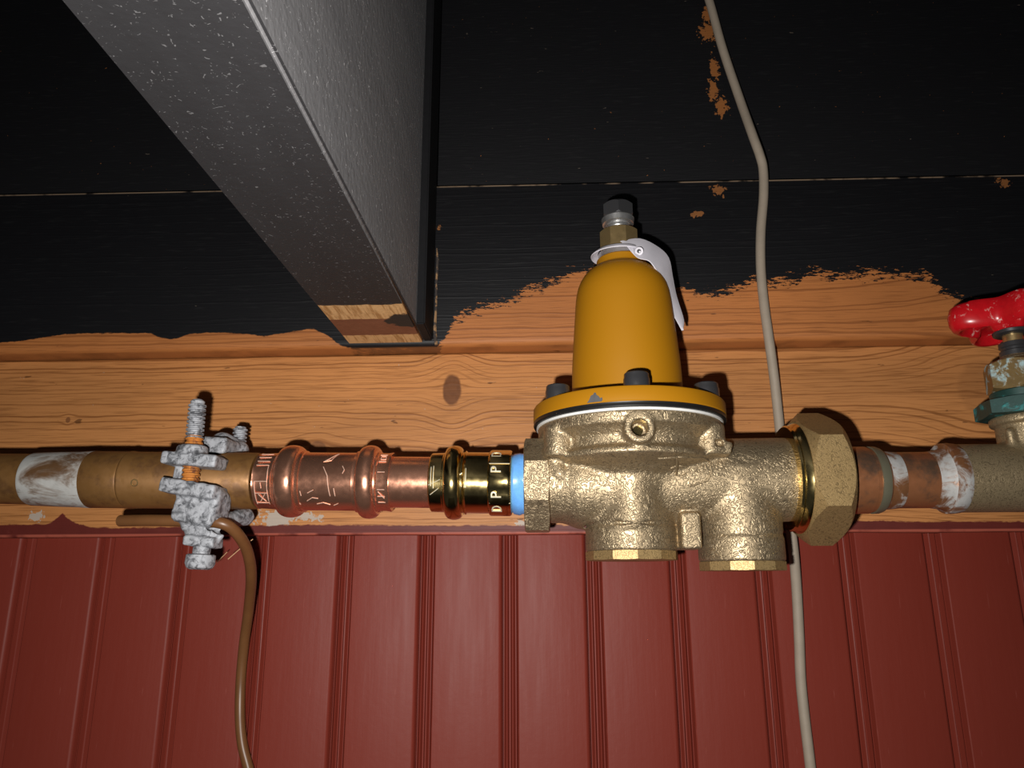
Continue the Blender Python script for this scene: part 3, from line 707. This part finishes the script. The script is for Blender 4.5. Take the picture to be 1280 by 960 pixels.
turned('clamp_bolt', thread(0, (rt2 - rb2).length - .001, .0040) + [((rt2 - rb2).length, .003)], frame(rb2, rt2 - rb2), M['galv'], clamp, 24)
def upper_sdf(P):
    a = C(241, 577, YF)
    d = d_box(P, (a[0] + .8, -16, a[2] + .3), (14.2, 13, 3.2), 1.2, -.09)
    b = C(239, 566, YF); d = smin(d, d_cyl(P, (b[0] + .5, b[1], 0), 2, 7.6, b[2] - 3, b[2] + 3.6, 1.8), 1.5)
    c = C(270, 563, YA); d = smin(d, d_box(P, (c[0], 3, c[2] + 1.5), (9, 12, 4.6), 1.8, -.05), 2)
    e = C(292, 561, YA + .014); d = smin(d, d_cap(P, (e[0] - 4, 8, e[2] + 2), (e[0] + 3, 14, e[2] - 1), 6.2, 5.5), 3)
    f = C(222, 592, YF); d = smin(d, d_box(P, (f[0], f[1] + 2, f[2]), (2.2, 2.5, 5.5), .8, -.1), 1.0)
    return smax(d, -(np.hypot(P[1], P[2] - .0175 * -P[0]) - 15.15), .8)
casting('upper_jaw', upper_sdf, (-20, -34, -8), (32, 24, 30), .7, CO, M['galv'], clamp)
def lower_sdf(P):
    a = C(240, 612, YF); d = d_box(P, (a[0] + .5, -17, a[2]), (14.3, 12, 3.6), 1.2, -.16)
    b = C(246, 632, YF); d = smin(d, d_box(P, (b[0] + .6, -16.5, b[2]), (11.0, 9.0, 9.5), 2.4, -.20), 1.4)
    b = C(249, 652, YF); d = smin(d, d_cap(P, (b[0] - 5.5, -17.5, b[2] + .6), (b[0] + 5, -17.5, b[2] - .4), 5.6, 5.4), 1.2)
    c = C(251, 666, YF); d = smin(d, d_cap(P, (c[0] - 4.5, -19, c[2] + .8), (c[0] + 4.5, -19, c[2]), 4.6, 4.4), .8)
    c = C(251, 677, YF); d = smin(d, d_box(P, (c[0] + .3, -19.5, c[2]), (8.0, 6.2, 2.6), 1.2, -.1), .8)
    c = C(230, 658, YF); d = smin(d, d_cap(P, (c[0] + .5, -20, c[2]), (c[0] + 4, -20, c[2] - 1), 2.6), 1.0)
    h = C(279, 669, YF); g = C(270, 678, YF)
    d = smin(d, d_cap(P, (h[0] - .5, -20, h[2] + 1.5), (g[0] - 1.5, -20, g[2] - .2), 1.3, 2.2), .8)
    e = C(272, 625, YF); f = C(288, 648, YA)
    d = smin(d, d_cap(P, (e[0] - 4, -16, e[2]), (f[0] - 2, -2, f[2] - 1), 3.6, 3.4), 1.6)                      # arm under the pipe
    d = smin(d, d_cap(P, (f[0] - 2, -2, f[2] - 1), (f[0] + 2, 15, f[2] + 2), 3.8, 4.6), 1.6)
    d = d + np.sin(P[0] * .9 + np.sin(P[2] * .7) * 1.5) * np.sin(P[2] * .8 + P[1] * .5) * .22
    w_ = C(277, 657, YF); d = smax(d, -d_cap(P, (w_[0] - 5, -19.5, w_[2] - .6), (w_[0] + 20, -19.5, w_[2] - .6), 3.7), .5)
    return smax(d, -(np.hypot(P[1], P[2] + .0175 * P[0]) - 15.15), .8)
casting('lower_jaw', lower_sdf, (-20, -34, -40), (30, 24, 6), .7, CO, M['galv'], clamp)
q0, q1 = at(253, 682, YF), at(249, 712, YF)
ms = frame(q0, q1 - q0); hl = (q1 - q0).length
ss = turned('set_screw', [(-.002, .0042), (hl * .42, .0042)], ms, M['galv'], clamp, 24)
turned('screw_head', [(hl * .36, .0060), (hl * .40, .0069), (hl * .75, .0071), (hl * .92, .0062), (hl, .0045)], ms, M['galv'], ss, 24)

# ------------------------------------------------------------------ wires
wp = [(150, 651, YF + .010), (185, 650.5, YF + .006), (222, 651, YF + .0050), (252, 652, YF + .0045), (272, 653, YF + .0030), (288, 659, YF + .006), (301, 673, YF + .014), (310, 692, YF + .026), (314, 720, YF + .042), (311, 760, -.024), (305, 805, -.009), (301, 850, -.0034), (300, 895, -.0034), (303, 930, -.0034), (311, 962, -.0034), (325, 1020, -.0034), (330, 1150, -.0034)]
p_ = spline([at(*q) for q in wp], 8)
o = obj('ground_wire', tube(bmesh.new(), p_, .0029, 14), M['wire'], origin=p_[0], smooth=60); tag(o, 'thick brown ground wire held in the clamp and bending down the red panelling', 'wire')
YC = YB - .0032
cp = [(862, -70, YU - .004), (885, -4, YU - .005), (903, 60, YU - .006), (925, 125, YU - .008), (941, 170, YB - .004), (950, 195, YC - .001), (954, 213, YC), (954.5, 245, YC), (951, 290, YC), (951, 335, YC), (955, 380, YC), (962, 430, YC + .001), (968, 475, YB + .005), (974, 530, YT - .0055), (980, 590, YT - .0045), (987, 650, YT - .0035), (992, 690, YT - .003), (996, 740, -.0055), (999, 800, -.0038), (1001, 850, -.0032), (1006, 900, -.003), (1012, 950, -.003), (1018, 1010, -.003), (1022, 1150, -.003)]
p_ = spline([at(*q) for q in cp], 8)
o = obj('cable', tube(bmesh.new(), p_, .0029, 14), M['cable'], origin=p_[0], smooth=60); tag(o, 'thin dusty beige cable hanging down the wall and passing behind the brass valve', 'cable')
for pts, lb in (([(285, 699, -.062), (300, 686, -.064), (316, 674, -.060)], 'longer pale fibre crossing the brown ground wire'), ([(271, 703, -.03), (278, 696, -.031), (284, 690, -.032)], 'short pale fibre left of the brown ground wire')):
    q = [at(*p) for p in pts]
    o = obj('fibre', tube(bmesh.new(), q, .00022, 5), M['fibre'], origin=q[0]); tag(o, lb, 'fibre')
